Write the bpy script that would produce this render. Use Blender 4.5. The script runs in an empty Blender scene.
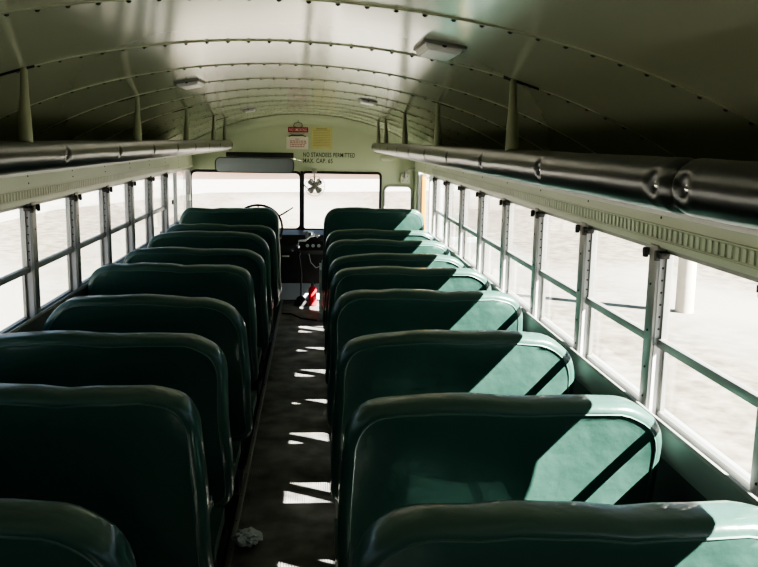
import bpy, bmesh, math, random
from mathutils import Vector, Matrix
random.seed(7)
PI = math.pi
S = bpy.context.scene
COL = S.collection

# ------------------------------------------------------------------ dimensions (metres)
W = 1.112                # inner half width at the glass line
SILL, MIDZ, HEAD = 0.8095, 1.0314, 1.312
PITCH = 0.6607
POST0 = 2.361            # one pillar stands here, the others every PITCH
YF, YR = 8.5, -1.6       # front bulkhead, rear wall
RACKX, RACKZ = 0.62, 1.545
def ceil_z(x):
    a = abs(x)
    if a <= 1.08: return 1.845 - .205*a*a - .03*a**4
    t = (a-1.08)/.07
    z0 = 1.845 - .205*1.08**2 - .03*1.08**4
    return z0 - .13*t*t - .03*t

# ------------------------------------------------------------------ materials
def mat(name, color=(.5, .5, .5), rough=.5, metal=0., spec=.5, coat=0., noise=None, bump=None, emit=None):
    m = bpy.data.materials.new(name); m.use_nodes = True
    nt = m.node_tree; b = nt.nodes['Principled BSDF']
    b.inputs['Base Color'].default_value = (*color, 1)
    b.inputs['Roughness'].default_value = rough
    b.inputs['Metallic'].default_value = metal
    b.inputs['Specular IOR Level'].default_value = spec
    b.inputs['Coat Weight'].default_value = coat
    tc = nt.nodes.new('ShaderNodeTexCoord')
    if noise:                                   # (scale, second colour, low, high)
        n = nt.nodes.new('ShaderNodeTexNoise'); n.inputs['Scale'].default_value = noise[0]
        n.inputs['Detail'].default_value = 6
        r = nt.nodes.new('ShaderNodeMapRange')
        r.inputs['From Min'].default_value = noise[2]; r.inputs['From Max'].default_value = noise[3]
        mx = nt.nodes.new('ShaderNodeMix'); mx.data_type = 'RGBA'
        mx.inputs['A'].default_value = (*color, 1); mx.inputs['B'].default_value = (*noise[1], 1)
        nt.links.new(tc.outputs['Object'], n.inputs['Vector'])
        nt.links.new(n.outputs['Fac'], r.inputs['Value'])
        nt.links.new(r.outputs['Result'], mx.inputs['Factor'])
        nt.links.new(mx.outputs['Result'], b.inputs['Base Color'])
    if bump:                                    # list of (scale, strength, distance)
        prev = None
        for sc, st, di in bump:
            n = nt.nodes.new('ShaderNodeTexNoise'); n.inputs['Scale'].default_value = sc
            n.inputs['Detail'].default_value = 3
            bp = nt.nodes.new('ShaderNodeBump')
            bp.inputs['Strength'].default_value = st; bp.inputs['Distance'].default_value = di
            nt.links.new(tc.outputs['Object'], n.inputs['Vector'])
            nt.links.new(n.outputs['Fac'], bp.inputs['Height'])
            if prev: nt.links.new(prev.outputs['Normal'], bp.inputs['Normal'])
            prev = bp
        nt.links.new(prev.outputs['Normal'], b.inputs['Normal'])
    if emit:
        b.inputs['Emission Color'].default_value = (*emit[0], 1); b.inputs['Emission Strength'].default_value = emit[1]
    return m
M = {}
M['vinyl'] = mat('green seat vinyl', (.058, .128, .105), .30, spec=.5, coat=.35,
                 noise=(3., (.048, .110, .090), .35, .7), bump=[(5, .6, .02), (26, .25, .006)])
M['welt'] = mat('seat welt', (.085, .165, .14), .4)
M['seatframe'] = mat('seat frame paint', (.05, .06, .058), .4, spec=.5)
M['sage'] = mat('sage green paint', (.54, .61, .435), .38, noise=(1.2, (.49, .56, .40), .35, .7))
M['headp'] = mat('header sage paint', (.58, .62, .49), .35, noise=(2, (.53, .57, .45), .35, .7))
M['ceil'] = mat('glossy ceiling paint', (.72, .76, .60), .15, spec=.6, metal=.2, coat=.5, bump=[(1.1, .10, .02), (6, .03, .004)])
M['black'] = mat('black pad vinyl', (.010, .012, .011), .32, spec=.8, coat=.45, bump=[(4, .15, .012), (40, .08, .003)])
M['blackp'] = mat('black paint', (.012, .012, .013), .45, noise=(8, (.022, .022, .022), .4, .7))
M['black'].node_tree.nodes['Principled BSDF'].inputs['Coat Roughness'].default_value = .26
M['ceil'].node_tree.nodes['Principled BSDF'].inputs['Coat Roughness'].default_value = .13
M['rubber'] = mat('black rubber', (.02, .018, .018), .6)
M['rivet'] = mat('dark rivet', (.02, .022, .018), .5)
M['alu'] = mat('dull aluminium', (.42, .42, .40), .38, metal=.55, noise=(6, (.34, .34, .33), .35, .7))
M['track'] = mat('sash track', (.62, .60, .62), .4)
M['dark'] = mat('dark latch', (.05, .05, .05), .5)
M['wallpan'] = mat('grey green wall panel', (.075, .085, .08), .5, noise=(4, (.055, .06, .057), .35, .7))
M['ledge'] = mat('sill ledge paint', (.30, .31, .30), .4, noise=(5, (.24, .25, .24), .35, .7))
M['hanger'] = mat('hanger paint', (.30, .32, .22), .4)
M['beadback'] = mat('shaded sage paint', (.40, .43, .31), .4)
M['white'] = mat('white paint', (.72, .72, .68), .4)
M['lens'] = mat('milky lens', (.92, .90, .87), .25)
M['chrome'] = mat('chrome', (.75, .75, .75), .12, metal=1)
M['mirror'] = mat('tinted mirror glass', (.44, .49, .51), .22, metal=.7)  # blue-grey tint stands in for the mirror's dim reflection
M['red'] = mat('red enamel', (.50, .02, .03), .35)
M['redsign'] = mat('red sign ink', (.42, .03, .07), .5)
M['card'] = mat('white card', (.72, .70, .62), .6)
M['pink'] = mat('faded red print', (.50, .22, .20), .6)
M['yellowcard'] = mat('yellow placard', (.60, .58, .29), .55, noise=(9, (.54, .52, .26), .35, .7))
M['yprint'] = mat('placard print', (.36, .33, .15), .6)
M['ink'] = mat('black stencil ink', (.012, .014, .01), .6)
M['yellow'] = mat('school bus yellow', (.60, .29, .008), .4)
M['paper'] = mat('crumpled paper', (.80, .84, .90), .7)
M['greyp'] = mat('pale grey paint', (.48, .52, .52), .45)
M['fanm'] = mat('fan grey', (.36, .35, .33), .4, metal=.3)
M['wood'] = mat('weathered pole', (.60, .55, .48), .8, noise=(5, (.5, .45, .38), .35, .7))

def make_glass():
    m = bpy.data.materials.new('window glass'); m.use_nodes = True; nt = m.node_tree
    nt.nodes.clear()
    o = nt.nodes.new('ShaderNodeOutputMaterial'); mx = nt.nodes.new('ShaderNodeMixShader')
    t = nt.nodes.new('ShaderNodeBsdfTransparent'); g = nt.nodes.new('ShaderNodeBsdfGlossy')
    t.inputs['Color'].default_value = (.96, .97, .96, 1)
    g.inputs['Roughness'].default_value = .03
    lw = nt.nodes.new('ShaderNodeLayerWeight'); lw.inputs['Blend'].default_value = .5
    pw = nt.nodes.new('ShaderNodeMath'); pw.operation = 'POWER'; pw.inputs[1].default_value = 5
    f = nt.nodes.new('ShaderNodeMath'); f.operation = 'MULTIPLY_ADD'; f.inputs[1].default_value = .5; f.inputs[2].default_value = .03
    nt.links.new(lw.outputs['Facing'], pw.inputs[0]); nt.links.new(pw.outputs[0], f.inputs[0])
    nt.links.new(f.outputs[0], mx.inputs[0]); nt.links.new(t.outputs[0], mx.inputs[1]); nt.links.new(g.outputs[0], mx.inputs[2])
    nt.links.new(mx.outputs[0], o.inputs[0]); return m
M['glass'] = make_glass()

def make_mat_floor():
    m = mat('ribbed rubber mat', (.10, .098, .095), .55)
    nt = m.node_tree; b = nt.nodes['Principled BSDF']
    tc = nt.nodes.new('ShaderNodeTexCoord')
    n = nt.nodes.new('ShaderNodeTexNoise'); n.inputs['Scale'].default_value = 7; n.inputs['Detail'].default_value = 8
    mx = nt.nodes.new('ShaderNodeMix'); mx.data_type = 'RGBA'
    mx.inputs['A'].default_value = (.14, .135, .13, 1); mx.inputs['B'].default_value = (.36, .345, .33, 1)
    r = nt.nodes.new('ShaderNodeMapRange'); r.inputs['From Min'].default_value = .35; r.inputs['From Max'].default_value = .7
    nt.links.new(tc.outputs['Object'], n.inputs['Vector']); nt.links.new(n.outputs['Fac'], r.inputs['Value'])
    nt.links.new(r.outputs['Result'], mx.inputs['Factor']); nt.links.new(mx.outputs['Result'], b.inputs['Base Color'])
    return m
M['mat'] = make_mat_floor()

def make_ground():
    m = bpy.data.materials.new('dusty ground'); m.use_nodes = True; nt = m.node_tree; b = nt.nodes['Principled BSDF']
    b.inputs['Roughness'].default_value = .95
    tc = nt.nodes.new('ShaderNodeTexCoord')
    def noise(scale, detail, stretch=None):
        n = nt.nodes.new('ShaderNodeTexNoise'); n.inputs['Scale'].default_value = scale; n.inputs['Detail'].default_value = detail
        if stretch:
            mp = nt.nodes.new('ShaderNodeMapping'); mp.inputs['Scale'].default_value = stretch
            nt.links.new(tc.outputs['Object'], mp.inputs['Vector']); nt.links.new(mp.outputs['Vector'], n.inputs['Vector'])
        else: nt.links.new(tc.outputs['Object'], n.inputs['Vector'])
        return n
    def ramp(src, a, bb, ca, cb):
        r = nt.nodes.new('ShaderNodeValToRGB'); r.color_ramp.elements[0].position = a; r.color_ramp.elements[1].position = bb
        r.color_ramp.elements[0].color = (*ca, 1); r.color_ramp.elements[1].color = (*cb, 1)
        nt.links.new(src, r.inputs['Fac']); return r
    fine = noise(5, 8); r1 = ramp(fine.outputs['Fac'], .35, .68, (.11, .092, .070), (.225, .20, .165))
    big = noise(.16, 5, (1, .35, 1)); r2 = ramp(big.outputs['Fac'], .44, .56, (0, 0, 0), (1, 1, 1))
    mx = nt.nodes.new('ShaderNodeMix'); mx.data_type = 'RGBA'
    nt.links.new(r2.outputs['Color'], mx.inputs['Factor']); nt.links.new(r1.outputs['Color'], mx.inputs['A'])
    mx.inputs['B'].default_value = (.25, .235, .21, 1)
    # a pinkish dry field beyond about 50 m ahead
    sp = nt.nodes.new('ShaderNodeSeparateXYZ'); nt.links.new(tc.outputs['Object'], sp.inputs[0])
    wob = noise(.06, 4); ad = nt.nodes.new('ShaderNodeMath'); ad.operation = 'MULTIPLY_ADD'
    nt.links.new(wob.outputs['Fac'], ad.inputs[0]); ad.inputs[1].default_value = 22; nt.links.new(sp.outputs['Y'], ad.inputs[2])
    mr = nt.nodes.new('ShaderNodeMapRange'); mr.inputs['From Min'].default_value = 36; mr.inputs['From Max'].default_value = 78
    nt.links.new(ad.outputs[0], mr.inputs['Value'])
    m2 = nt.nodes.new('ShaderNodeMix'); m2.data_type = 'RGBA'
    nt.links.new(mr.outputs['Result'], m2.inputs['Factor']); nt.links.new(mx.outputs['Result'], m2.inputs['A'])
    m2.inputs['B'].default_value = (.072, .034, .016, 1)
    nt.links.new(m2.outputs['Result'], b.inputs['Base Color'])
    return m
M['ground'] = make_ground()
M['road'] = mat('pale gravel road', (.30, .29, .27), .9, noise=(4, (.25, .24, .22), .35, .7))

# ------------------------------------------------------------------ mesh builder
class MB:
    def __init__(s): s.bm = bmesh.new(); s.mats = []; s.cur = 0
    def use(s, name):
        if name not in s.mats: s.mats.append(name)
        s.cur = s.mats.index(name); return s
    def _f(s, vs):
        try: f = s.bm.faces.new(vs); f.material_index = s.cur; return f
        except ValueError: return None
    def box(s, x0, x1, y0, y1, z0, z1, bev=0.):
        b = bmesh.new()
        r = bmesh.ops.create_cube(b, size=1)
        for v in b.verts:
            v.co = Vector(((x0+x1)/2+v.co.x*(x1-x0), (y0+y1)/2+v.co.y*(y1-y0), (z0+z1)/2+v.co.z*(z1-z0)))
        if bev: bmesh.ops.bevel(b, geom=b.edges[:], offset=bev, segments=2, profile=.6, affect='EDGES')
        s.merge(b); return s
    def merge(s, b, mtx=None):
        mp = {}
        for v in b.verts: mp[v] = s.bm.verts.new(mtx @ v.co if mtx else v.co)
        for f in b.faces: s._f([mp[v] for v in f.verts])
        b.free()
    def prism(s, poly, axis, a0, a1):
        """poly: 2-D loop; axis 'y' -> (x,z), 'x' -> (y,z), 'z' -> (x,y)"""
        def P(u, w, a): return {'y': (u, a, w), 'x': (a, u, w), 'z': (u, w, a)}[axis]
        A = [s.bm.verts.new(P(u, w, a0)) for u, w in poly]; B = [s.bm.verts.new(P(u, w, a1)) for u, w in poly]
        n = len(poly)
        for i in range(n): s._f([A[i], A[(i+1) % n], B[(i+1) % n], B[i]])
        s._f(A[::-1]); s._f(B); return s
    def tube(s, pts, rad, n=10, closed=False, caps=True):
        pts = [Vector(p) for p in pts]; L = len(pts)
        rads = rad if isinstance(rad, (list, tuple)) else [rad]*L
        rings = []; up = None
        for i, p in enumerate(pts):
            if closed: t = pts[(i+1) % L]-pts[i-1]
            else: t = pts[min(i+1, L-1)]-pts[max(i-1, 0)]
            t.normalize()
            if up is None:
                up = Vector((0, 0, 1)) if abs(t.z) < .9 else Vector((0, 1, 0))
            up = (up - t*up.dot(t)).normalized(); sd = t.cross(up)
            rings.append([s.bm.verts.new(p+(up*math.cos(2*PI*k/n)+sd*math.sin(2*PI*k/n))*rads[i]) for k in range(n)])
        for i in range(L if closed else L-1):
            a, b = rings[i], rings[(i+1) % L]
            for k in range(n): s._f([a[k], a[(k+1) % n], b[(k+1) % n], b[k]])
        if caps and not closed: s._f(rings[0][::-1]); s._f(rings[-1])
        return s
    def lathe(s, prof, origin, axis=(0, 0, 1), n=20):
        """prof: list of (radius, distance along axis)"""
        ax = Vector(axis).normalized(); u = ax.orthogonal().normalized(); w = ax.cross(u); o = Vector(origin)
        rings = [[s.bm.verts.new(o+ax*h+(u*math.cos(2*PI*k/n)+w*math.sin(2*PI*k/n))*max(r, 1e-4)) for k in range(n)] for r, h in prof]
        for a, b in zip(rings, rings[1:]):
            for k in range(n): s._f([a[k], a[(k+1) % n], b[(k+1) % n], b[k]])
        s._f(rings[0][::-1]); s._f(rings[-1]); return s
    def dome(s, c, r, h, nrm, n=6):
        nrm = Vector(nrm).normalized()
        return s.lathe([(r, 0), (r*.8, h*.65), (r*.3, h)], c, nrm, n)
    def build(s, name, parent=None, smooth=True, angle=35):
        bmesh.ops.recalc_face_normals(s.bm, faces=s.bm.faces[:])
        me = bpy.data.meshes.new(name); s.bm.to_mesh(me); s.bm.free()
        for k in s.mats: me.materials.append(M[k])
        if smooth:
            me.shade_smooth() if hasattr(me, 'shade_smooth') else None
            try: me.set_sharp_from_angle(angle=math.radians(angle))
            except Exception: pass
        o = bpy.data.objects.new(name, me); COL.objects.link(o)
        if parent: o.parent = parent
        return o
def mb(name): return MB().use(name)
def tag(o, label=None, cat=None, group=None, kind=None):
    if label: o['label'] = label
    if cat: o['category'] = cat
    if group: o['group'] = group
    if kind: o['kind'] = kind
    return o
def thing(name, label, cat, loc=(0, 0, 0), rz=0, group=None):
    o = bpy.data.objects.new(name, None); o.empty_display_size = .1; COL.objects.link(o)
    o.location = loc; o.rotation_euler = (0, 0, rz); return tag(o, label, cat, group)
def struct(o): o['kind'] = 'structure'; return o
def sempty(name, loc=(0, 0, 0)):
    o = bpy.data.objects.new(name, None); o.empty_display_size = .1; COL.objects.link(o); o.location = loc; return struct(o)
def copy_tree(o, parent=None):
    c = o.copy(); COL.objects.link(c)
    if parent: c.parent = parent
    for ch in list(o.children): copy_tree(ch, c)
    return c
def rrect(x0, x1, z0, z1, r, n=6):
    out = []
    for cx, cz, a in ((x1-r, z1-r, 0), (x0+r, z1-r, 90), (x0+r, z0+r, 180), (x1-r, z0+r, 270)):
        for i in range(n+1):
            t = math.radians(a+90*i/n); out.append((cx+r*math.cos(t), cz+r*math.sin(t)))
    return out
def text_mesh(name, body, width, height, m, parent, loc, rot=(PI/2, 0, 0), depth=.0006, bold=.005):
    cu = bpy.data.curves.new(name, 'FONT'); cu.body = body; cu.extrude = depth; cu.size = 1; cu.offset = bold; cu.space_character = 1.12
    to = bpy.data.objects.new(name, cu); COL.objects.link(to)
    dg = bpy.context.evaluated_depsgraph_get(); dg.update()
    me = bpy.data.meshes.new_from_object(to.evaluated_get(dg))
    bpy.data.objects.remove(to)
    xs = [v.co.x for v in me.vertices]; ys = [v.co.y for v in me.vertices]
    sx = width/(max(xs)-min(xs)); sy = height/(max(ys)-min(ys)); x0, y0 = min(xs), min(ys)
    for v in me.vertices: v.co.x = (v.co.x-x0)*sx; v.co.y = (v.co.y-y0)*sy
    me.name = name; me.materials.clear(); me.materials.append(M[m])
    o = bpy.data.objects.new(name, me); COL.objects.link(o); o.parent = parent
    o.location = loc; o.rotation_euler = rot; return o

# ------------------------------------------------------------------ outside
g = mb('ground'); n = 1
g.bm.verts.ensure_lookup_table()
vs = [g.bm.verts.new(p) for p in ((-160, -120, -.9), (160, -120, -.9), (160, 260, -.9), (-160, 260, -.9))]; g._f(vs)
struct(g.build('ground', smooth=False))
def road(name, pts, w):
    r = mb('road'); a = []
    for i, p in enumerate(pts):
        p = Vector(p); t = (Vector(pts[min(i+1, len(pts)-1)])-Vector(pts[max(i-1, 0)])).normalized(); sd = Vector((t.y, -t.x, 0))
        a.append((r.bm.verts.new(p+sd*w), r.bm.verts.new(p-sd*w)))
    for (p, q), (u, v) in zip(a, a[1:]): r._f([p, q, v, u])
    return struct(r.build(name, smooth=False))
road('gravel_road', [(-17, -60, -.89), (-16.5, 0, -.89), (-15, 30, -.89), (-9, 44, -.89), (8, 50, -.89), (30, 52, -.89), (80, 50, -.89)], 6.5)
road('gravel_lane', [(16, -60, -.885), (15.5, 0, -.885), (16, 25, -.885), (20, 45, -.885)], 3.0)
p = mb('wood').tube([(5.75, 12.2, -.95), (5.73, 12.2, 2), (5.7, 12.2, 6.5)], [.14, .13, .11], 14).build('utility_pole')
tag(p, 'pale weathered wooden pole standing outside the nearest right window', 'pole')

# ------------------------------------------------------------------ floor
f = mb('blackp').box(-1.19, 1.19, YR, YF, -.06, 0)
f = struct(f.build('floor', smooth=False))
toe = mb('greyp')
r_ = mb('mat'); x = -.205; y0, y1 = -1.5, 8.28
while x < .2:                                     # ribs run along the aisle
    r_.prism([(x, .0005), (x, .0075), (x+.0065, .0075), (x+.0065, .0035), (x+.0105, .0035), (x+.0105, .0005)], 'y', y0, y1); x += .0105
tag(r_.build('aisle_mat', smooth=False), 'ribbed black rubber mat running along the centre aisle floor', 'floor mat')
t = mb('alu').box(-.228, -.205, y0, y1, 0.0005, .011, .002)
yy = y0+.1
t.use('dark')
while yy < y1:
    t.dome((-.2165, yy, .011), .004, .002, (0, 0, 1)); yy += .25
struct(t.build('trim_1'))
t = mb('alu').box(.203, .222, y0, y1, .0005, .011, .002); struct(t.build('trim_2'))
t = mb('rubber').box(-.228, .222, 8.285, 8.31, .0005, .012, .002); struct(t.build('trim_3'))

# ------------------------------------------------------------------ side walls
DOOR0, DOOR1 = 7.03, 8.40
def wall(sx):
    w = mb('wallpan')
    def P(pts): return [(sx*a, b) for a, b in pts]
    spans = [(YR, YF)] if sx < 0 else [(YR, DOOR0)]
    for a, b in spans:
        w.use('wallpan').prism(P([(1.075, -.02), (1.075, .76), (1.20, .76), (1.20, -.02)]), 'y', a, b)
        w.use('ledge').prism(P([(1.07, .745), (1.058, .785), (1.058, .838), (1.064, .846), (1.072, .846), (1.085, .81), (1.16, SILL-.006), (1.20, SILL-.02), (1.20, .745)]), 'y', a, b)
    w.use('headp').prism(P([(1.096, HEAD), (1.096, HEAD+.018), (1.102, HEAD+.020), (1.112, 1.46), (1.150, 1.50), (1.20, 1.50), (1.20, 1.46), (1.15, 1.43), (1.135, HEAD)]), 'y', YR, YF)
    # pillar at the corners
    w.use('sage')
    if sx > 0:
        w.prism(P([(1.11, -.02), (1.11, HEAD), (1.20, HEAD), (1.20, -.02)]), 'y', DOOR1, YF)
    # header joints and rivets
    w.use('rivet')
    for k in range(-7, 9):
        y = POST0+PITCH*k
        if YR < y < YF:
            for z in (1.335, 1.365, 1.395, 1.425): w.dome((sx*(1.102+.010*(z-1.332)/.128), y, z), .0045, .003, (-sx, 0, 0))
    # vertical seams of the lower panels
    w.use('dark')
    for k in range(-3, 4):
        y = POST0+PITCH*2*k
        if YR < y < (YF if sx < 0 else DOOR0): w.box(min(sx*1.073, sx*1.076), max(sx*1.073, sx*1.076), y-.004, y+.004, 0, .74)
    return struct(w.build('wall_right' if sx > 0 else 'wall_left'))
WR, WL = wall(1), wall(-1)
def bead(sx, name):                                # embossed strip above the windows
    b = mb('headp'); X = sx*1.0985
    b.box(min(X, sx*1.1045), max(X, sx*1.1045), -1.2, 7.2, 1.331, 1.334); b.box(min(X, sx*1.1045), max(X, sx*1.1045), -1.2, 7.2, 1.371, 1.374)
    b.use('beadback').box(min(sx*1.1005, sx*1.106), max(sx*1.1005, sx*1.106), .15, 7.15, 1.334, 1.371); b.use('headp')  # darker backing puts the shade between the beads into the colour
    y = 0.2
    while y < 7.15:
        b.prism([(y-.0085, 1.337), (y+.0085, 1.337), (y+.0085, 1.368), (y-.0085, 1.368)], 'x', sx*1.106, sx*1.0965); y += .0345
    return struct(b.build(name, smooth=False))
bead(1, 'trim_4'); bead(-1, 'trim_5')

# ------------------------------------------------------------------ side windows
def side_window(sx, ya, yb, first):
    """one bay: the pillar at its forward end yb, two sashes, catches"""
    global wn
    wn += 1
    o = sempty('window_%d' % wn, (sx*W, (ya+yb)/2, SILL)); yc = (ya+yb)/2
    def bx(m, x0, x1, y0, y1, z0, z1, bev=0):
        a, b = sorted((sx*(x0-W), sx*(x1-W))); return m.box(a, b, y0-yc, y1-yc, z0-SILL, z1-SILL, bev)
    pw = .029
    p = mb('alu'); bx(p, 1.0900, 1.1420, yb-pw, yb+pw, SILL-.004, HEAD+.004, .003)
    p.use('rivet')
    for z in (.86, .95, 1.0620, 1.20): p.dome((sx*(1.0895-W), yb-yc, z-SILL), .004, .003, (-sx, 0, 0))
    p.build('pillar', o)
    if first:
        p = mb('alu'); bx(p, 1.0900, 1.1420, ya-pw, ya+pw, SILL-.004, HEAD+.004, .003); p.build('pillar', o)
    # slotted tracks on both reveals, seen as pale strips with dark holes
    for ye, s in ((yb-pw, -1), (ya+pw, 1)):
        tr = mb('track'); bx(tr, 1.0990, 1.1190, *sorted((ye, ye+s*.004)), SILL, HEAD)
        tr.use('dark'); z = MIDZ+.04
        while z < HEAD-.03:
            tr.dome((sx*(1.1090-W), ye+s*.0035-yc, z-SILL), .0042, .0015, (0, s, 0)); z += .036
        tr.build('sash_track', o)
    a, b = ya+pw+.004, yb-pw-.004
    up = mb('alu')                                      # upper sash frame
    bx(up, 1.1140, 1.1280, a, a+.014, MIDZ-.01, HEAD); bx(up, 1.1140, 1.1280, b-.014, b, MIDZ-.01, HEAD)
    bx(up, 1.1140, 1.1280, a, b, HEAD-.016, HEAD); bx(up, 1.1070, 1.1280, a, b, MIDZ-.014, MIDZ+.012, .003)
    up.build('upper_sash', o)
    lo = mb('alu')
    bx(lo, 1.1280, 1.1400, a, a+.012, SILL, MIDZ-.012); bx(lo, 1.1280, 1.1400, b-.012, b, SILL, MIDZ-.012)
    bx(lo, 1.1240, 1.1400, a, b, SILL-.003, SILL+.014); lo.build('lower_sash', o)
    gl = mb('glass'); bx(gl, 1.1200, 1.1225, a+.01, b-.01, MIDZ, HEAD-.01); gl.build('upper_pane', o, smooth=False)
    gl = mb('glass'); bx(gl, 1.1330, 1.1355, a+.008, b-.008, SILL+.008, MIDZ-.012); gl.build('lower_pane', o, smooth=False)
    for ye, s in ((b, -1), (a, 1)):                     # dark catches in the upper corners
        c = mb('dark'); bx(c, 1.0840, 1.1120, *sorted((ye+.006*-s, ye+s*.036)), HEAD-.03, HEAD-.012, .003)
        bx(c, 1.0780, 1.0920, *sorted((ye+s*.002, ye+s*.018)), HEAD-.038, HEAD-.008, .003); c.build('catch', o)
    return o
wn = 0
ys = [POST0+PITCH*k for k in range(-8, 8)]
for sx in (1, -1):
    for i in range(len(ys)-1):
        side_window(sx, ys[i], ys[i+1], i == 0)
# driver's side window (left, ahead of the last pillar)
wn += 1; o = sempty('window_%d' % wn, (-1.15, 7.735, SILL))
p = mb('alu'); p.box(-.015, .03, -.73, .73, HEAD-SILL-.02, HEAD-SILL+.003); p.box(-.015, .03, .70, .75, -.004, HEAD-SILL); p.box(-.02, .012, -.015, .015, 0, HEAD-SILL-.02)
p.box(-.02, .012, -.72, .72, 0, .02); p.build('window_frame', o)
gl = mb('glass').box(-.006, -.0035, -.72, .72, .01, HEAD-SILL-.02); gl.build('glass_pane', o, smooth=False)
c = mb('dark').box(.012, .026, -.30, -.27, .21, .25, .004); c.build('catch', o)
l = mb('headp').box(.02, .04, .55, .67, .18, .24, .006); l.build('latch', o)

# ------------------------------------------------------------------ ceiling
c = mb('ceil'); xs = [-1.15+2.3*i/72 for i in range(73)]
seams = [2.2+PITCH*k for k in range(-7, 10)]
bounds = [YR]+[s for s in seams if YR+.1 < s < YF-.1]+[YF]
for a, b in zip(bounds, bounds[1:]):               # overlapping sheets: each tilts 3 mm under the next
    rows = []
    for t in (0, .02, .25, .5, .75, 1.0):
        y = a+(b-a)*t; dz = -.0035*(1-t)
        rows.append([c.bm.verts.new((x, y, ceil_z(x)+dz)) for x in xs])
    if a == YR: pass
    for r0, r1 in zip(rows, rows[1:]):
        for i in range(len(xs)-1): c._f([r0[i], r0[i+1], r1[i+1], r1[i]])
    if a != YR:                                      # the little lip of the lap joint
        lip = [c.bm.verts.new((x, a, ceil_z(x)+.002)) for x in xs]
        for i in range(len(xs)-1): c._f([lip[i], lip[i+1], rows[0][i+1], rows[0][i]])
c.use('rivet')
for s in bounds[1:-1]:
    x = -1.0
    while x <= 1.0:
        nx = .41*x+.12*x**3
        c.dome((x, s+.012, ceil_z(x)-.002), .0055, .0045, (-nx, 0, -1)); x += .052
c.use('rivet')                                       # outer roof skin, keeps the sun out
rows = [[c.bm.verts.new((x*1.045, y, ceil_z(x)+.05)) for x in xs] for y in (YR-.02, YF+.02)]
for i in range(len(xs)-1): c._f([rows[0][i], rows[0][i+1], rows[1][i+1], rows[1][i]])
ceiling = struct(c.build('ceiling', angle=25))

# ------------------------------------------------------------------ front bulkhead with its three openings
GL = [(-1.125, -.036, .70, 1.275, .055), (-.014, .765, .70, 1.275, .03), (.805, 1.085, .80, 1.152, .055)]
def plate(name, mtl, y, outer, holes, thick):
    b = bmesh.new(); ed = []
    for loop in [outer]+holes:
        vs = [b.verts.new((x, y, z)) for x, z in loop]
        for i in range(len(vs)): ed.append(b.edges.new((vs[i], vs[(i+1) % len(vs)])))
    bmesh.ops.triangle_fill(b, use_beauty=True, use_dissolve=False, edges=ed, normal=(0, -1, 0))
    r = bmesh.ops.extrude_face_region(b, geom=b.faces[:])
    for v in [e for e in r['geom'] if isinstance(e, bmesh.types.BMVert)]: v.co.y += thick
    m = mb(mtl); m.merge(b); return m
outer = [(x, ceil_z(x)+.02) for x in xs]+[(1.16, -.02), (-1.16, -.02)]
wf = struct(plate('wall_front', 'sage', YF, outer, [rrect(*q) for q in GL], .05).build('wall_front', smooth=False))
cv = mb('sage')                                      # cove between bulkhead and ceiling
rows = []
for t in range(7):
    a = PI/2*t/6
    rows.append([cv.bm.verts.new((x, YF-.16*(1-math.sin(a)), ceil_z(x)-.005-.09*(1-math.cos(a)))) for x in [q*.985 for q in xs]])
for r0, r1 in zip(rows, rows[1:]):
    for i in range(len(xs)-1): cv._f([r0[i], r0[i+1], r1[i+1], r1[i]])
struct(cv.build('trim_6', angle=60))
for i, q in enumerate(GL):
    wn += 1; o = sempty('window_%d' % wn, ((q[0]+q[1])/2, YF, q[2]))
    ctr = Vector(o.location)
    pts = [Vector((x, YF-.004, z))-ctr for x, z in rrect(*q)]
    (mb('rubber') if i < 2 else mb('alu')).tube(pts, .013 if i < 2 else .012, 8, closed=True).build('gasket', o)
    b = bmesh.new(); vs = [b.verts.new((x-ctr.x, .02, z-ctr.z)) for x, z in rrect(*q)]; b.faces.new(vs)
    g = mb('glass'); g.merge(b); g.build('glass_pane', o, smooth=False)
p = mb('blackp').box(-1.10, .78, YF-.012, YF-.001, .0, .69)
p.use('greyp').prism([(8.315, .001), (YF-.012, .15), (YF-.012, .001)], 'x', -.9, .45); struct(p.build('trim_8', smooth=False))
p = mb('rubber').box(-.037, -.013, YF-.012, YF+.05, .69, 1.285, .003); struct(p.build('trim_7'))
text_mesh('lettering', 'NO STANDEES PERMITTED', .515, .044, 'ink', wf, (-.012, YF-.0008, 1.428))
text_mesh('lettering', 'MAX. CAP. 65', .292, .044, 'ink', wf, (-.012, YF-.0008, 1.369))
# rivets and a small vent cover on the bulkhead
p = mb('headp'); p.lathe([(.076, 0), (.072, .008), (.05, .014), (0.001, .016)], (0, 0, 0), (0, -1, 0), 28)
v = p.build('vent_cover'); v.location = (.83, YF-.0005, 1.425); v.scale = (1, 1, .36)
tag(v, 'small pale oval cover on the front bulkhead beneath the right rack end', 'vent cover')

# unseen rear wall, left windowless and set close to darken the seat backs
struct(plate('wall_rear', 'wallpan', YR, outer, [], -.05).build('wall_rear', smooth=False))

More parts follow.
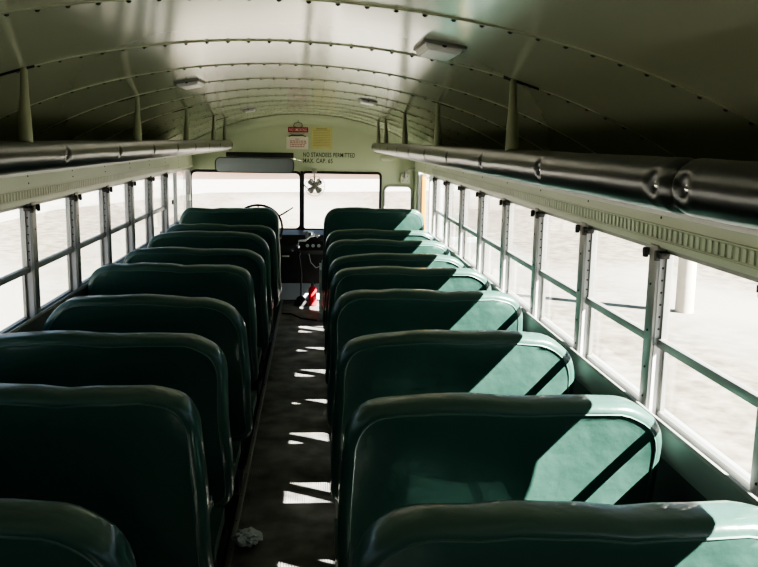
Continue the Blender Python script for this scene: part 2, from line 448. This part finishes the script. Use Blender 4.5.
# ------------------------------------------------------------------ entrance door (right, ahead of the last window)
d = sempty('door_1', (1.165, (DOOR0+DOOR1)/2, 0)); yc = (DOOR0+DOOR1)/2
fr = mb('greyp').box(-.03, .02, DOOR0-yc, DOOR0+.05-yc, -.02, HEAD); fr.box(-.03, .02, DOOR1-.05-yc, DOOR1-yc, -.02, HEAD); fr.build('door_frame', d)
for k in range(2):
    lw = (DOOR1-DOOR0)/2-.055
    lf = mb('greyp')
    for u0, u1, z0_, z1_ in ((0, .04, -.02, HEAD-.005), (lw-.04, lw, -.02, HEAD-.005), (0, lw, HEAD-.06, HEAD-.005), (0, lw, -.02, .22), (0, lw, .60, .66)):
        lf.use('yellow' if k == 1 and u1 == .04 else 'greyp').box(u0, u1, -.012, .012, z0_, z1_, .003)
    l = lf.build('door_leaf', d)
    for nm, z0_, z1_ in (('upper_pane', .655, HEAD-.055), ('lower_pane', .215, .605)):
        mb('glass').box(.035, lw-.035, -.0015, .0015, z0_, z1_).build(nm, l, smooth=False)
    if k == 0:                                          # rear leaf closed
        l.location = (.0, DOOR0+.053-yc, 0); l.rotation_euler = (0, 0, PI/2)
    else:                                               # forward leaf folded outwards
        l.location = (.003, DOOR1-.075-yc, 0); l.rotation_euler = (0, 0, math.radians(-4)); tag(l, 'door leaf with a yellow stile, folded outwards')
jb = thing('junction_box', 'small grey green box fixed above the small right front window', 'junction box', (1.01, YF, 1.185))
q = mb('headp').box(-.045, .045, -.05, 0, 0, .09, .006); q.use('dark')
for a in (-.025, .025):
    for z in (.02, .065): q.dome((a, -.05, z), .005, .003, (0, -1, 0))
q.build('box', jb)
q = mb('alu').box(-.012, .012, -.09, -.05, .05, .12, .003); q.tube([(0, -.07, .12), (.04, -.10, .145), (.10, -.10, .15)], .01, 8); q.build('door_arm', jb)

# ------------------------------------------------------------------ overhead racks with padded rails
HANG = [.84, 2.2, 3.55, 4.88, 6.18, 6.93]
PADS = [(-1.55, 1.118), (1.122, 7.25)]
def rack(sx, label):
    o = thing('luggage_rack', label, 'luggage rack', (sx*RACKX, 3, RACKZ)); y3 = 3
    sh = mb('hanger')
    a, b = sorted((sx*(.0), sx*(1.147-RACKX))); sh.box(a, b, -1.5-y3, 7.22-y3, -.030, -.022)
    sh.build('shelf', o)
    lip = mb('white'); a, b = sorted((sx*.002, sx*.03)); lip.box(a, b, -1.52-y3, 7.24-y3, -.0475, -.0385, .002); lip.build('lip', o)
    for (y0, y1) in PADS:
        # buttons
        bt = [y0+.055] if y0 > 0 else [y0+.05]
        k = 0
        yb = 1.82
        bl = []
        if y0 > 0:
            bl = [y0+.052]+[1.80+.64*i for i in range(8)]+[y1-.08]
        else: bl = [y1-.045-.66*i for i in range(4)]
        ringn = 22; ys_ = []
        y = y0
        pts = sorted(set([y0, y0+.006, y0+.02, y1-.02, y1-.006, y1]+[y0+.02+(y1-y0-.04)*i/170 for i in range(171)]+[q+dd for q in bl for dd in (-.05, -.035, -.024, -.016, -.01, -.005, 0, .005, .01, .016, .024, .035, .05) if y0+.02 < q+dd < y1-.02]))
        p = mb('black'); rings = []
        for y in pts:
            e = min(y-y0, y1-y); rr = 1-(.22*(1-min(1, e/.02))**2)
            ring = []
            for j in range(ringn):
                th = 2*PI*j/ringn; ca, sa = math.cos(th), math.sin(th)   # ca: towards the aisle
                rx, rz = .036, .0395
                r = rr*(1+.012*math.sin(y*9+2*th)+.006*math.sin(y*31+th*3))
                for q in bl:
                    d2 = ((y-q)/.015)**2+((sa*rz)/.014)**2
                    if ca > 0: r -= .26*math.exp(-d2)-.035*math.exp(-(math.sqrt(d2)-1.9)**2*3)
                ring.append(p.bm.verts.new((-sx*ca*rx*r, y-y3, sa*rz*r)))
            rings.append(ring)
        for r0, r1 in zip(rings, rings[1:]):
            for j in range(ringn): p._f([r0[j], r0[(j+1) % ringn], r1[(j+1) % ringn], r1[j]])
        p._f(rings[0]); p._f(rings[-1][::-1])
        po = p.build('padded_rail', o, angle=70)
        for q in bl:
            b_ = mb('chrome'); b_.dome((-sx*.026, q-y3, 0), .007, .005, (-sx, 0, 0), 10); b_.build('button', po)
    for y in HANG:
        z1 = ceil_z(RACKX)-RACKZ
        h = mb('hanger')
        h.tube([(0, y-y3, .028), (0, y-y3, .05), (0, y-y3, .10), (-sx*.002, y-y3, .15), (-sx*.004, y-y3, z1+.002)], [.0175, .0172, .0155, .011, .0085], 14)
        ho = h.build('hanger', o)
        fl = mb('dark'); nx = -sx
        for s_ in (-1, 1): pass
        xa = [-.03, -.02, 0, .03, .05, .065]
        rows = []
        for xx in xa:
            X = sx*(RACKX+xx); z = ceil_z(X)-RACKZ-.006
            wd = .006*(1-abs(xx-.015)/.06)
            rows.append([fl.bm.verts.new((sx*xx, y-y3-wd, z)), fl.bm.verts.new((sx*xx, y-y3+wd, z)), fl.bm.verts.new((sx*xx, y-y3+wd, z+.008)), fl.bm.verts.new((sx*xx, y-y3-wd, z+.008))])
        for r0, r1 in zip(rows, rows[1:]):
            for j in range(4): fl._f([r0[j], r0[(j+1) % 4], r1[(j+1) % 4], r1[j]])
        fl._f(rows[0]); fl._f(rows[-1][::-1])
        fl.build('flange', ho)
    return o
rack(-1, 'long overhead rack with black padded rail above the left windows')
rack(1, 'long overhead rack with black padded rail above the right windows')

# ------------------------------------------------------------------ dome lights
def dome(x, y, label):
    o = thing('dome_light', label, 'ceiling light', (x, y, ceil_z(x)-.003), 0, 'ceiling dome lights')
    o.rotation_euler = (0, math.atan(.41*x+.12*x**3), 0)
    b = mb('fanm').box(-.048, .048, -.102, .102, -.005, .006, .002); b.use('dark'); b.dome((0, -.097, -.005), .006, .004, (0, 0, -1)); b.build('base', o)
    l = mb('lens'); bm2 = bmesh.new(); bmesh.ops.create_cube(bm2, size=1)
    for v in bm2.verts:
        k = .8 if v.co.z < 0 else 1
        v.co = Vector((v.co.x*.088*k, v.co.y*.185*(.92 if v.co.z < 0 else 1), -.005+(v.co.z-.5)*.013))
    bmesh.ops.bevel(bm2, geom=bm2.edges[:], offset=.003, segments=2, affect='EDGES'); l.merge(bm2); l.build('lens', o)
dome(.385, 1.96, 'white rectangular ceiling dome light nearest the viewer, right of centre')
dome(.385, 4.6, 'smaller looking far dome light on the right half of the ceiling')
dome(-.385, 3.42, 'white dome light on the left half of the ceiling, nearer of two')
dome(-.385, 6.4, 'far left ceiling dome light close to the front bulkhead')

# ------------------------------------------------------------------ seats
def back_outline(hw0, hw1, z0, z1, r, n=9):
    """half widths at bottom / top, loop counter-clockwise seen from the rear"""
    pts = []
    rb = .05
    def edge(s):
        return s
    # right side up, top, left side down
    for i in range(5): 
        a = -PI/2+PI/2*i/4; pts.append((hw0-rb+rb*math.cos(a), z0+rb+rb*math.sin(a)))
    zt = z1-r
    for i in range(1, 6): pts.append((hw0+(hw1-hw0)*i/6, z0+rb+(zt-z0-rb)*i/6))
    for i in range(n+1):
        a = PI/2*i/n; e = .88
        pts.append((hw1-r+r*math.cos(a)**e, zt+r*math.sin(a)**e))
    for i in range(1, 8): pts.append((hw1-r-(2*(hw1-r))*i/8, z1))
    m = [(-x, z) for x, z in pts[:5+5+n+1]][::-1]
    return pts+m
def seat_back(seed, hw=.432, z0=.30, z1=.95, r=.13, lean=.17, thick=.125, bulge=.009, slump=0.):
    rnd = random.Random(seed)
    ph = [rnd.uniform(0, 6.28) for _ in range(8)]
    ol = back_outline(hw, hw-.014, z0, z1, r); zc = .62
    # (inset, y) from rear face to front face
    prof = [(.032, .000), (.020, .0015), (.010, .007), (.003, .018), (0, .034), (0, thick*.5), (0, thick-.034), (.006, thick-.014), (.018, thick-.003), (.03, thick)]
    m = mb('vinyl'); rings = []
    def P(x, z, ins, y, k):
        # inset towards the centre along both axes
        L = math.hypot(x/(hw), (z-zc)/(z1-zc)) or 1
        nx, nz = x/hw, (z-zc)/(z1-zc)
        q = math.hypot(nx, nz); x2 = x-ins*nx/q; z2 = z-ins*nz/q
        t = max(0, (z2-z0)/(z1-z0))
        wob = (.004*math.sin(9*x+ph[0])+.003*math.sin(21*x+13*z+ph[1])+.0018*math.sin(47*x-31*z+ph[2]))*(t**2)
        zz = z2+wob*(1 if z2 > .8 else .3)+slump*(-.035*abs(x/hw)**3)*t
        yy = y-lean*(zz-z1)+.003*math.sin(14*z+8*x+ph[3])
        return Vector((x2+.003*math.sin(17*z+ph[4])*(1 if abs(x) > .35 else 0), yy, zz))
    for ins, y in prof:
        rings.append([m.bm.verts.new(P(x, z, ins, y, 0)) for x, z in ol])
    n = len(ol)
    for r0, r1 in zip(rings, rings[1:]):
        for i in range(n): m._f([r0[i], r0[(i+1) % n], r1[(i+1) % n], r1[i]])
    # rear and front panels as concentric rings that bulge a little
    for ring, sgn, ybase in ((rings[0], -1, .0), (rings[-1], 1, thick)):
        prev = ring
        for f in (.985, .93, .8, .6, .35, .1):
            cur = []
            for (x, z) in ol:
                q_ = math.hypot(x/hw, (z-zc)/(z1-zc)); k_ = f*(1-.031*1/max(.3, math.hypot(x, z-zc)))
                X, Z = x*k_, zc+(z-zc)*k_
                b = bulge*(1-f**2)*sgn
                cur.append(m.bm.verts.new(P(X, Z, 0, ybase+b, 0)))
            for i in range(n): m._f([prev[i], prev[(i+1) % n], cur[(i+1) % n], cur[i]])
            prev = cur
        m._f(prev)
    welt = [P(x, z, .030, .0005, 0) for x, z in ol]
    return m, welt
def make_seat(name, label, cat, seed, group, barrier=False, **kw):
    o = thing(name, label, cat, (0, 0, 0), 0, group)
    m, welt = seat_back(seed, **kw)
    b = m.build('backrest', o, angle=60)
    mb('welt').tube(welt, .003, 6, closed=True).build('piping', b)
    z1 = kw.get('z1', .95)
    if not barrier:
        c = mb('vinyl'); bm2 = bmesh.new(); bmesh.ops.create_cube(bm2, size=1)
        for v in bm2.verts: v.co = Vector((v.co.x*.85, .40+v.co.y*.36, .375+v.co.z*.13))
        bmesh.ops.bevel(bm2, geom=bm2.edges[:], offset=.04, segments=4, affect='EDGES'); c.merge(bm2); c.build('cushion', o, angle=60)
        fr = mb('seatframe'); fr.tube([(-.40, .22, .292), (.40, .22, .292), (.40, .55, .292), (-.40, .55, .292)], .014, 8, closed=True); fr.build('frame', o)
    for sx in (-1, 1):                                # aisle-side and wall-side legs
        l = mb('seatframe')
        if barrier:
            l.tube([(sx*.33, .17, .01), (sx*.33, .17, .32)], .016, 8)
            l.box(sx*.33-.03, sx*.33+.03, .13, .21, 0, .012)
        else:
            l.tube([(sx*.345, .24, .008), (sx*.345, .235, .15), (sx*.345, .23, .30)], .015, 8)
            l.tube([(sx*.345, .52, .008), (sx*.345, .51, .15), (sx*.345, .48, .30)], .015, 8)
            l.box(sx*.345-.02, sx*.345+.022, .20, .56, 0, .012, .003)
        l.build('leg', o)
    return o
# right row: y of the top front edge, top height
Rr = [(1.45, .950), (2.12, .950), (2.86, .952), (3.60, .964), (4.28, .962), (4.89, .950), (5.58, .950), (6.22, .950)]
Lr = [(1.50, .950), (2.22, .952), (2.84, .951), (3.53, .950), (4.38, .956), (5.05, .953), (5.88, .962), (6.43, .957)]
proto = [make_seat('bus_bench_seat', 'x', 'bus seat', 11+i, 'green vinyl bench seats', slump=(0, 0, .3)[i], r=(.13, .14, .15)[i]) for i in range(3)]
protoS = make_seat('bus_bench_seat', 'x', 'bus seat', 41, 'green vinyl bench seats', slump=1., r=.17)
LABR = ['sunlit green bench seat nearest the viewer in the right row, cut off at the bottom',
        'green right-row seat second from the viewer, large sunlit corner crossed by a dark shadow bar',
        'green bench seat in the right row, third from the viewer, triangular sun patch',
        'green bench seat in the right row, fourth from the viewer, sunlit outer end',
        'green bench seat in the right row, fifth from the viewer',
        'green bench seat in the right row, sixth from the viewer, third behind the barrier',
        'green bench seat in the right row, second behind the right barrier',
        'foremost green bench seat of the right row, directly behind the taller barrier']
LABL = ['dark green bench seat at the bottom left corner, nearest of the left row',
        'dark green bench seat in the left row, second from the viewer',
        'dark green left-row bench seat, third from the viewer, reaching the photo edge',
        'dark green left-row bench seat, fourth from the viewer, with slumped sloping corners',
        'dark green left-row bench seat, fifth from the viewer, with a rounded window-side corner',
        'dark green bench seat in the left row, sixth from the viewer, third behind the barrier',
        'dark green bench seat in the left row, second behind the left barrier',
        'foremost green bench seat of the left row, right behind the taller barrier']
used = set(); k = 0
LX = [-.645, -.612, -.612, -.595, -.625, -.605, -.625, -.60]
for sx, rows, labs in ((1, Rr, LABR), (-1, Lr, LABL)):
    for i, (y, z) in enumerate(rows):
        src = protoS if (sx < 0 and i == 3) else proto[k % 3]; k += 1
        if src.name in used: o = copy_tree(src)
        else: o = src; used.add(src.name)
        o.location = (.597 if sx > 0 else LX[i], y-.125, 0); o.scale = (1, 1, z/.95)
        o['label'] = labs[i]
bR = make_seat('padded_barrier', 'tall green padded barrier at the front of the right row, sun on its outer corner', 'barrier', 61, 'padded barriers', barrier=True, z1=1.052, hw=.430, r=.135)
bR.location = (.597, 6.83, 0)
bL = make_seat('padded_barrier', 'tall dark padded barrier at the front of the left row, before the steering wheel', 'barrier', 62, 'padded barriers', barrier=True, z1=1.04, hw=.415, r=.13)
bL.location = (-.585, 6.83, 0)

# ------------------------------------------------------------------ driver's area
o = thing('dashboard', 'black dashboard below the windshield with knobs and switches', 'dashboard', (-.2, 8.3, .3))
d = mb('blackp'); d.prism([(8.14-8.3, .26), (8.10-8.3, .30), (8.13-8.3, .385), (8.30-8.3, .405), (8.486-8.3, .40), (8.486-8.3, .16), (8.40-8.3, .16), (8.33-8.3, .22)], 'x', -.92, 1.0)
d.build('panel', o)
q = mb('rubber'); q.box(-.87, -.10, -.24, -.15, .20, .40, .02); q.build('instrument_cluster', o)
q = mb('blackp').box(.17, .41, -.20, -.10, .235, .325, .008)                    # heater control box right of the lever
hb = q.build('heater_box', o)
for x in (.235, .29, .345): mb('greyp').lathe([(.017, 0), (.015, .012), (.001, .013)], (x, -.20, .285), (0, -1, 0), 14).build('knob', hb)
mb('greyp').box(-.055, -.015, -.185, -.17, .345, .405, .004).build('switch_plate', o)
mb('white').box(-.01, .06, -.185, -.165, .17, .185, .002).build('label_plate', o)
mb('chrome').lathe([(.02, 0), (.018, .02), (.001, .024)], (.09, -.18, .245), (0, -1, 0), 14).build('knob', o)
# door control of bright metal on top of the dash
o = thing('door_control', 'bright metal door control levers on top of the dashboard', 'door control', (.045, 8.05, .70))
q = mb('chrome').tube([(-.10, -.02, -.10), (-.09, -.02, -.06), (-.03, -.02, -.055), (.02, -.02, -.01), (.11, -.02, 0)], .010, 10); q.build('lever', o)
q = mb('chrome').tube([(-.05, -.02, .03), (0, -.02, .03), (.05, -.02, .005), (.09, -.02, -.03)], .009, 10); q.lathe([(.001, -.02), (.02, -.012), (.02, .012), (.001, .02)], (.02, -.02, .01), (0, 0, 1), 14); q.build('lever', o)
q = mb('chrome').lathe([(.001, -.022), (.017, -.014), (.021, 0), (.017, .014), (.001, .022)], (-.10, -.02, -.115), (0, 0, 1), 14); q.build('knob', o)
q = mb('greyp').box(-.03, .05, .0, .05, -.03, .03, .006); q.build('bracket', o)
# steering wheel
o = thing('steering_wheel', 'thin dark steering wheel showing above the left barrier', 'steering wheel', (-.42, 7.78, .79)); o.rotation_euler = (math.radians(62), 0, 0)
R = .225
mb('rubber').tube([(R*math.cos(2*PI*i/48), R*math.sin(2*PI*i/48), 0) for i in range(48)], .011, 10, closed=True).build('rim', o)
mb('rubber').lathe([(.03, -.05), (.05, -.03), (.045, .0), (.001, .01)], (0, 0, 0), (0, 0, 1), 20).build('hub', o)
for a in (90, 210, 330):
    c_, s_ = math.cos(math.radians(a)), math.sin(math.radians(a))
    mb('rubber').tube([(.03*c_, .03*s_, -.03), (.12*c_, .12*s_, -.02), (R*c_, R*s_, 0)], [.012, .009, .007], 8).build('spoke', o)
mb('blackp').tube([(0, 0, -.04), (0, 0, -.312)], .024, 12).build('column', o)
# wiper
o = thing('windshield_wiper', 'dark wiper arm lying across the left windshield pane', 'wiper', (-.31, 8.585, .80))
mb('rubber').tube([(0, 0, 0), (.10, -.004, .05), (.195, -.006, .115)], .007, 8).build('arm', o)
mb('rubber').box(-.01, .20, -.016, -.012, .0, .004).build('blade', o).rotation_euler = (0, -math.radians(31), 0)
mb('dark').lathe([(.018, -.02), (.016, .036), (.001, .038)], (0, 0, 0), (0, -1, 0), 14).build('pivot', o)
# gear lever
o = thing('gear_lever', 'long thin gear lever rising from a black boot on the front floor', 'gear lever', (-.025, 8.04, .0085))
mb('rubber').lathe([(.068, 0), (.066, .014), (.062, .03), (.056, .045), (.045, .055), (.04, .075), (.02, .09), (.001, .095)], (0, 0, 0), (0, 0, 1), 20).build('boot', o)
mb('blackp').tube([(0, 0, .08), (.005, -.02, .30), (-.02, -.03, .50)], .009, 10).build('rod', o)
mb('rubber').lathe([(.001, -.024), (.02, -.012), (.024, .004), (.016, .02), (.001, .026)], (-.02, -.03, .515), (0, 0, 1), 14).build('knob', o)
# fire extinguisher
o = thing('fire_extinguisher', 'small red fire extinguisher standing beside the pale grey panel', 'fire extinguisher', (.088, 8.03, .0085))
mb('red').lathe([(.034, 0), (.04, .008), (.04, .15), (.033, .175), (.016, .19), (.014, .20)], (0, 0, 0), (0, 0, 1), 20).build('cylinder', o)
mb('dark').lathe([(.014, .195), (.018, .20), (.014, .225), (.001, .228)], (0, 0, 0), (0, 0, 1), 14).build('valve', o)
mb('dark').tube([(.01, 0, .215), (.04, -.01, .225), (.055, -.01, .222)], .006, 8).build('handle', o)
# stepwell panel
o = thing('stepwell_panel', 'pale grey upright metal panel at the front end of the right row', 'panel', (.178, 7.45, 0))
mb('greyp').box(-.028, .032, -.14, .30, .012, .47, .006).build('sheet', o)
mb('alu').tube([(.0, -.12, .47), (.0, -.12, .49), (.0, .28, .49), (.0, .28, .47)], .010, 8).build('top_rail', o)
# cable on the floor ahead of the mat
c = mb('rubber').tube([(-.19, 7.62, .015), (-.10, 7.60, .014), (-.02, 7.42, .014), (.06, 7.36, .014), (.13, 7.33, .014)], .006, 8).build('floor_cable')
tag(c, 'thin black cable lying across the aisle mat near the driver', 'cable')
# wiring hanging below the dash
c = mb('greyp').tube([(.05, 8.14, .50), (.07, 8.10, .42), (.12, 8.09, .37), (.17, 8.10, .39), (.19, 8.14, .46)], .004, 6)
for v in c.bm.verts: v.co -= Vector((-.2, 8.3, .3))
c.build('loose_wire', bpy.data.objects['dashboard'])

# ------------------------------------------------------------------ mirror, fan, signs
o = thing('interior_mirror', 'wide rounded interior mirror hanging at the top of the left windshield', 'mirror', (-.47, 8.15, 1.347))
def rplate(mtl, x0, x1, z0, z1, r, y0, y1): return mb(mtl).prism(rrect(x0, x1, z0, z1, r), 'y', y0, y1)
rplate('blackp', -.375, .375, -.073, .073, .05, .0, .03).build('housing', o)
rplate('mirror', -.366, .366, -.066, .066, .045, -.003, -.0005).build('mirror_glass', o)
mb('blackp').box(-.27, .37, .0, .10, .075, .122, .01).build('top_bar', o)
for x in (-.2, .30): mb('blackp').tube([(x, .06, .09), (x, .20, .10), (x, .345, .10)], .009, 8).build('bracket', o)
mb('chrome').tube([(.365, .05, .07), (.42, .10, .055), (.46, .2, .05), (.47, .345, .05)], .007, 8).build('arm', o)
# fan
o = thing('dashboard_fan', 'small four bladed grey fan hanging before the right windshield', 'fan', (.105, 8.33, 1.148))
for a in range(4):
    an = math.radians(45+90*a); b = bmesh.new(); pts = []
    for u, w in ((.012, .010), (.03, .022), (.055, .032), (.074, .030), (.083, .018)): pts.append((u, w))
    lp = pts+[(u, -w) for u, w in pts[::-1]]
    vs = [b.verts.new((u*math.cos(an)-w*math.sin(an), -.02+w*.35, u*math.sin(an)+w*math.cos(an))) for u, w in lp]; b.faces.new(vs)
    r = bmesh.ops.extrude_face_region(b, geom=b.faces[:])
    for v in [e for e in r['geom'] if isinstance(e, bmesh.types.BMVert)]: v.co.y += .003
    m = mb('fanm'); m.merge(b); m.build('blade', o, smooth=False)
mb('fanm').lathe([(.001, -.04), (.02, -.036), (.024, -.02), (.03, 0), (.034, .03), (.03, .06), (.001, .065)], (0, 0, 0), (0, 1, 0), 20).build('motor', o)
gd = mb('chrome')
for rr, yy in ((.096, -.01), (.098, -.03), (.07, -.052), (.035, -.06)):
    gd.tube([(rr*math.cos(2*PI*i/36), yy, rr*math.sin(2*PI*i/36)) for i in range(36)], .0016, 5, closed=True)
for i in range(12):
    a = 2*PI*i/12; gd.tube([(.035*math.cos(a), -.06, .035*math.sin(a)), (.07*math.cos(a), -.052, .07*math.sin(a)), (.098*math.cos(a), -.03, .098*math.sin(a)), (.096*math.cos(a), -.0, .096*math.sin(a)), (.03*math.cos(a), .03, .03*math.sin(a))], .0013, 5)
gd.build('guard', o)
mb('fanm').tube([(0, .035, .01), (-.005, .06, .07), (-.005, .09, .115), (-.005, .10, .14)], .008, 8).build('stalk', o)
mb('fanm').box(-.03, .02, .085, .17, .125, .165, .006).build('mount', o)
mb('rubber').tube([(-.02, .05, -.02), (-.07, .06, -.03), (-.105, .08, .0), (-.118, .155, .03)], .005, 8).build('cord', o)
# signs
def sign(name, label, x0, x1, z0, z1, mtl, y=YF):
    o = thing(name, label, 'sign', ((x0+x1)/2, y, (z0+z1)/2)); w, h = (x1-x0)/2, (z1-z0)/2
    pl = mb(mtl).prism(rrect(-w, w, -h, h, .004, 2), 'y', -.006, -.0005).build('plate', o); return o, w, h
o, w, h = sign('no_smoking_sign', 'red sign with white NO SMOKING lettering on the bulkhead', -.163, .035, 1.668, 1.718, 'redsign')
text_mesh('lettering', 'NO SMOKING', .172, .030, 'card', o, (-.086, -.0068, -.015), bold=.004)
mb('dark').tube([(-.02, -.008, .022), (-.045, -.012, .035), (-.035, -.012, .062), (0, -.012, .072), (.035, -.012, .062), (.045, -.012, .035), (.02, -.008, .022)], .0035, 6).build('hook', o)
mb('dark').tube([(0, -.012, .072), (0, -.012, .10)], .003, 6).build('hook_stem', o)
o, w, h = sign('white_notice', 'white notice card with faded red print below the red sign', -.18, .036, 1.502, 1.626, 'card')
pr = mb('pink')
rnd = random.Random(3)
for r in range(4):
    x = -.07
    while x < .07:
        l = rnd.uniform(.01, .03); pr.box(x, x+l, -.0068, -.0062, -.036+r*.018-.0045, -.036+r*.018+.0045); x += l+.006
pr.box(-.02, .02, -.0068, -.0062, .034, .040)
pr.build('faded_print', o, smooth=False)
mb('dark').tube([(-.085, -.008, .062), (-.05, -.012, .030+.045), (0, -.012, .07), (.05, -.012, .075), (.085, -.008, .062)], .004, 6).build('clip', o)
mb('alu').tube([(-.07, -.010, .095), (-.05, -.012, .083), (.05, -.012, .083), (.07, -.010, .095)], .004, 6).build('clip', o)
o, w, h = sign('yellow_placard', 'yellow printed placard to the right of the red and white signs', .063, .274, 1.508, 1.726, 'yellowcard')
pr = mb('yprint')
for r in range(11):
    x = -.08
    z = .088-r*.0165
    if r == 0:
        pr.box(-.055, .055, -.0068, -.0062, z-.005, z+.005); continue
    while x < .08:
        l = rnd.uniform(.008, .024); l = min(l, .085-x); pr.box(x, x+l, -.0066, -.0062, z-.0025, z+.0025); x += l+.005
pr.build('faded_print', o, smooth=False)

# ------------------------------------------------------------------ litter
bm2 = bmesh.new(); bmesh.ops.create_icosphere(bm2, subdivisions=3, radius=1); rnd = random.Random(5)
for v in bm2.verts:
    n_ = v.co.copy(); k = .72+.5*abs(math.sin(5*n_.x+3*n_.y)*math.cos(6*n_.y-4*n_.z))+rnd.uniform(-.12, .12)
    v.co = Vector((n_.x*.045*k*1.15, n_.y*.055*k, max(0, .028+n_.z*.030*k)))
m = mb('paper'); m.merge(bm2); p = m.build('paper_litter', smooth=False); p.location = (-.155, 3.15, .0078)
tag(p, 'crumpled pale paper scrap on the aisle mat by the left seats', 'litter')

# ------------------------------------------------------------------ light
sd = bpy.data.lights.new('sun', 'SUN'); sd.energy = 18.5; sd.angle = math.radians(.5); sd.color = (1, .965, .90)
so = bpy.data.objects.new('sun', sd); COL.objects.link(so)
so.rotation_euler = Vector((-1, .60, -1.12)).to_track_quat('-Z', 'Y').to_euler()
wd = bpy.data.worlds.new('sky'); S.world = wd; wd.use_nodes = True
bg = wd.node_tree.nodes['Background']; bg.inputs['Color'].default_value = (.62, .78, 1, 1); bg.inputs['Strength'].default_value = .35

# ------------------------------------------------------------------ camera
f_px, yaw, pitch, roll, cx = 838.9, .0780, .1686, .0182, .1048
cy_, sy_, cp_, sp_ = math.cos(yaw), math.sin(yaw), math.cos(pitch), math.sin(pitch)
fw = Vector((sy_*cp_, cy_*cp_, -sp_)); r0 = Vector((cy_, -sy_, 0)); u0 = r0.cross(fw)
r2 = r0*math.cos(roll)+u0*math.sin(roll); u2 = -r0*math.sin(roll)+u0*math.cos(roll)
cd = bpy.data.cameras.new('camera'); cd.sensor_fit = 'HORIZONTAL'; cd.sensor_width = 36; cd.lens = 36*f_px/758; cd.clip_start = .05; cd.clip_end = 500
co = bpy.data.objects.new('camera', cd); COL.objects.link(co); S.camera = co
co.matrix_world = Matrix(((r2.x, u2.x, -fw.x, cx), (r2.y, u2.y, -fw.y, 0), (r2.z, u2.z, -fw.z, 1.6), (0, 0, 0, 1)))

S.view_settings.view_transform = 'AgX'
S.view_settings.look = 'AgX - High Contrast'
S.view_settings.exposure = 1.5
S.cycles.use_denoising = True
S.cycles.max_bounces = 10; S.cycles.diffuse_bounces = 6; S.cycles.transparent_max_bounces = 16
S.cycles.sample_clamp_indirect = 8
